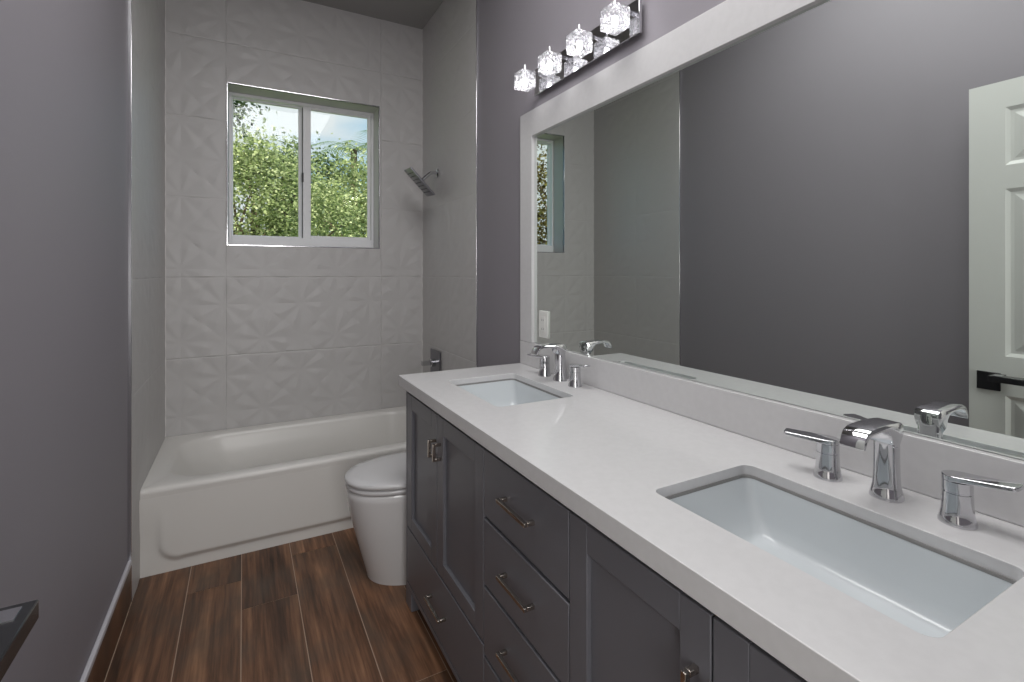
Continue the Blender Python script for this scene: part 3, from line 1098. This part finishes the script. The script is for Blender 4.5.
# ---------------------------------------------------------------- door standing open against the left wall
def build_door():
    x1, x0 = -0.300, -0.337
    ya, yb_, z0, z1 = 0.100, 0.874, 0.010, 2.058
    d = thing('door_1', (x0, ya, 0.0), None, None, kind='structure')
    cols = [(0.205, 0.432), (0.540, 0.766)]
    rows = [(0.235, 0.848), (0.998, 1.642), (1.733, 1.955)]
    bm = nb()
    ys = [ya, cols[0][0], cols[0][1], cols[1][0], cols[1][1], yb_]
    zs_ = [z0] + [q for r in rows for q in r] + [z1]
    box(bm, x0, x1 - 0.010, ya, yb_, z0, z1)
    for i in range(5):
        for j in range(7):
            hole = i in (1, 3) and j in (1, 3, 5)
            if not hole:
                box(bm, x1 - 0.010, x1, ys[i], ys[i + 1], zs_[j], zs_[j + 1])
            else:
                a, b, c_, e = ys[i], ys[i + 1], zs_[j], zs_[j + 1]
                def R(g, x):
                    return [Vector((x, a + g, c_ + g)), Vector((x, b - g, c_ + g)), Vector((x, b - g, e - g)), Vector((x, a + g, e - g))]
                loft(bm, [R(0.0, x1), R(0.014, x1 - 0.0085), R(0.024, x1 - 0.0085), R(0.050, x1 - 0.0015)], cap0=False)
    bmesh.ops.remove_doubles(bm, verts=bm.verts, dist=1e-5)
    struct('door_slab', bm, M['door'], d, smooth=0)
    bm = nb()
    ry, rz = 0.813, 0.897
    box(bm, x1, x1 + 0.009, ry - 0.035, ry + 0.035, rz - 0.035, rz + 0.035)
    # flat lever: a boxed neck out of the square rose, then the bar
    xo, ye, zt = -0.215, 0.790, 0.930
    box(bm, x1 + 0.009, xo - 0.046, ye - 0.030, ye, zt - 0.023, zt)
    box(bm, xo - 0.046, xo, ye - 0.125, ye, zt - 0.023, zt)
    h = struct('door_handle', bm, M['black'], d, bevel=0.0015)
    obj('pale_reflection', bx(xo - 0.040, xo - 0.012, ye - 0.036, ye - 0.010, zt - 0.0002, zt + 0.0010), M['trim_metal'], h, kind='structure')  # pale plate standing in for a reflection on top of the lever
build_door()

# ---------------------------------------------------------------- outside: trees seen through the window
struct('ground', bx(-20, 20, YB + 0.35, 40, -0.5, -0.3), M['grass'])

def leaf_mesh(rnd, centres, n, spread, size, nrm_up=0.4):
    verts, faces, cols = [], [], []
    for _ in range(n):
        c = centres[rnd.randrange(len(centres))]
        p = Vector((c[0] + rnd.gauss(0, spread), c[1] + rnd.gauss(0, spread), c[2] + rnd.gauss(0, spread * 0.8)))
        d = Vector((rnd.gauss(0, 1), rnd.gauss(0, 1), rnd.gauss(-0.2, 0.7))).normalized()
        s = d.cross(Vector((rnd.gauss(0, 0.6), rnd.gauss(0, 0.6), 1))).normalized()
        nn = s.cross(d)
        ln = size * rnd.uniform(0.7, 1.3)
        w = ln * rnd.uniform(0.26, 0.40)
        i = len(verts)
        verts += [p, p + d * ln * 0.45 + s * w - nn * w * 0.25, p + d * ln, p + d * ln * 0.45 - s * w - nn * w * 0.25]
        faces += [(i, i + 1, i + 2), (i, i + 2, i + 3)]
        cols.append(rnd.random())
    return verts, faces, cols

def leaf_object(name, verts, faces, cols, m, parent):
    org = W[parent.name]
    me = bpy.data.meshes.new(name)
    me.from_pydata([tuple(v - org) for v in verts], [], faces)
    at = me.attributes.new('leaf', 'FLOAT', 'FACE')
    nf = len(faces) // len(cols)
    at.data.foreach_set('value', [c for c in cols for _ in range(nf)])
    me.materials.append(m)
    o = bpy.data.objects.new(name, me)
    COL.objects.link(o)
    o.parent = parent
    W[o.name] = org
    return o

def tree(name, x, y, zc, rx, ry, rz, n, size, m, label, seed, clusters=46, trunk_h=None, spread=0.2):
    rnd = random.Random(seed)
    t = thing(name, (x, y, -0.3), label, 'tree', 'trees outside the window')
    cen = []
    while len(cen) < clusters:
        q = Vector((rnd.uniform(-1, 1), rnd.uniform(-1, 1), rnd.uniform(-1, 1)))
        if 0.25 < q.length < 1:
            cen.append((x + q.x * rx, y + q.y * ry, zc + q.z * rz))
    vv, ff, cc = leaf_mesh(rnd, cen, n, spread, size)
    leaf_object('foliage', vv, ff, cc, m, t)
    bm = nb()
    top = zc - rz * 0.25
    tube(bm, [(x, y, -0.3), (x + 0.03, y, top * 0.4), (x - 0.02, y + 0.03, top)], [0.13, 0.10, 0.07], 10)
    for k in range(0, len(cen), 3):
        c = cen[k]
        b0 = Vector((x, y, top * rnd.uniform(0.55, 1.0)))
        mid = (b0 + Vector(c)) / 2 + Vector((rnd.gauss(0, .08), rnd.gauss(0, .08), rnd.gauss(0.05, .08)))
        tube(bm, [b0, mid, c], [0.035, 0.022, 0.008], 6)
    obj('trunk', bm, M['bark'], t)
    return t

tree('leafy_tree', 0.12, 7.3, 1.80, 1.20, 0.45, 1.30, 22000, 0.052, M['leaf'], 'bright green leafy tree filling the sliding pane, below the white cloud', 11, 60)
tree('leafy_tree', 2.08, 9.4, 1.87, 1.37, 0.45, 1.62, 24000, 0.066, M['leaf'], 'bright green leafy tree behind the fixed right window pane', 12, 60)
tree('leafy_tree', -0.30, 5.4, 3.04, 0.42, 0.30, 0.34, 5200, 0.046, M['leaf_dark'], 'dark overhanging tree in the upper corner of the sliding pane', 13, 26, spread=0.12)
tree('leafy_tree', -3.4, 8.2, 2.5, 1.4, 0.8, 1.9, 12000, 0.07, M['leaf_brown'], 'brownish tree seen only in the mirror through the window', 14)
tree('leafy_tree', 1.10, 11.7, 2.25, 2.3, 0.6, 1.75, 16000, 0.085, M['leaf_dark'], 'darker tree standing behind the two bright green trees', 15)

def palm():
    rnd = random.Random(3)
    x, y, zt = 2.77, 14.6, 4.85
    t = thing('palm_tree', (x, y, -0.3), 'pale palm rising above the leaves at the right window edge', 'tree')
    vv, ff, cc = [], [], []
    for k in range(16):
        a = 2 * PI * k / 16 + rnd.uniform(-.15, .15)
        ln = rnd.uniform(1.35, 1.85)
        el = rnd.uniform(0.1, 0.9)
        prev = None
        for j in range(22):
            q = j / 21
            r = ln * q
            p = Vector((x + math.cos(a) * r, y + math.sin(a) * r, zt + math.sin(el) * r - 0.75 * q * q * ln))
            for sg in (-1, 1):
                s = Vector((-math.sin(a), math.cos(a), 0)) * sg
                tip = p + s * 0.36 * (1 - 0.6 * q) + Vector((math.cos(a), math.sin(a), 0)) * 0.14 + Vector((0, 0, -0.10))
                i = len(vv)
                vv += [p, p + Vector((math.cos(a), math.sin(a), 0)) * 0.03, tip]
                ff.append((i, i + 1, i + 2))
                cc.append(rnd.random())
    leaf_object('frond_crown', vv, ff, cc, M['palm'], t)
    bm = nb()
    tube(bm, [(x, y, -0.3), (x + .05, y, 2.0), (x, y, zt)], [0.14, 0.11, 0.09], 10)
    obj('trunk', bm, M['bark'], t)
palm()
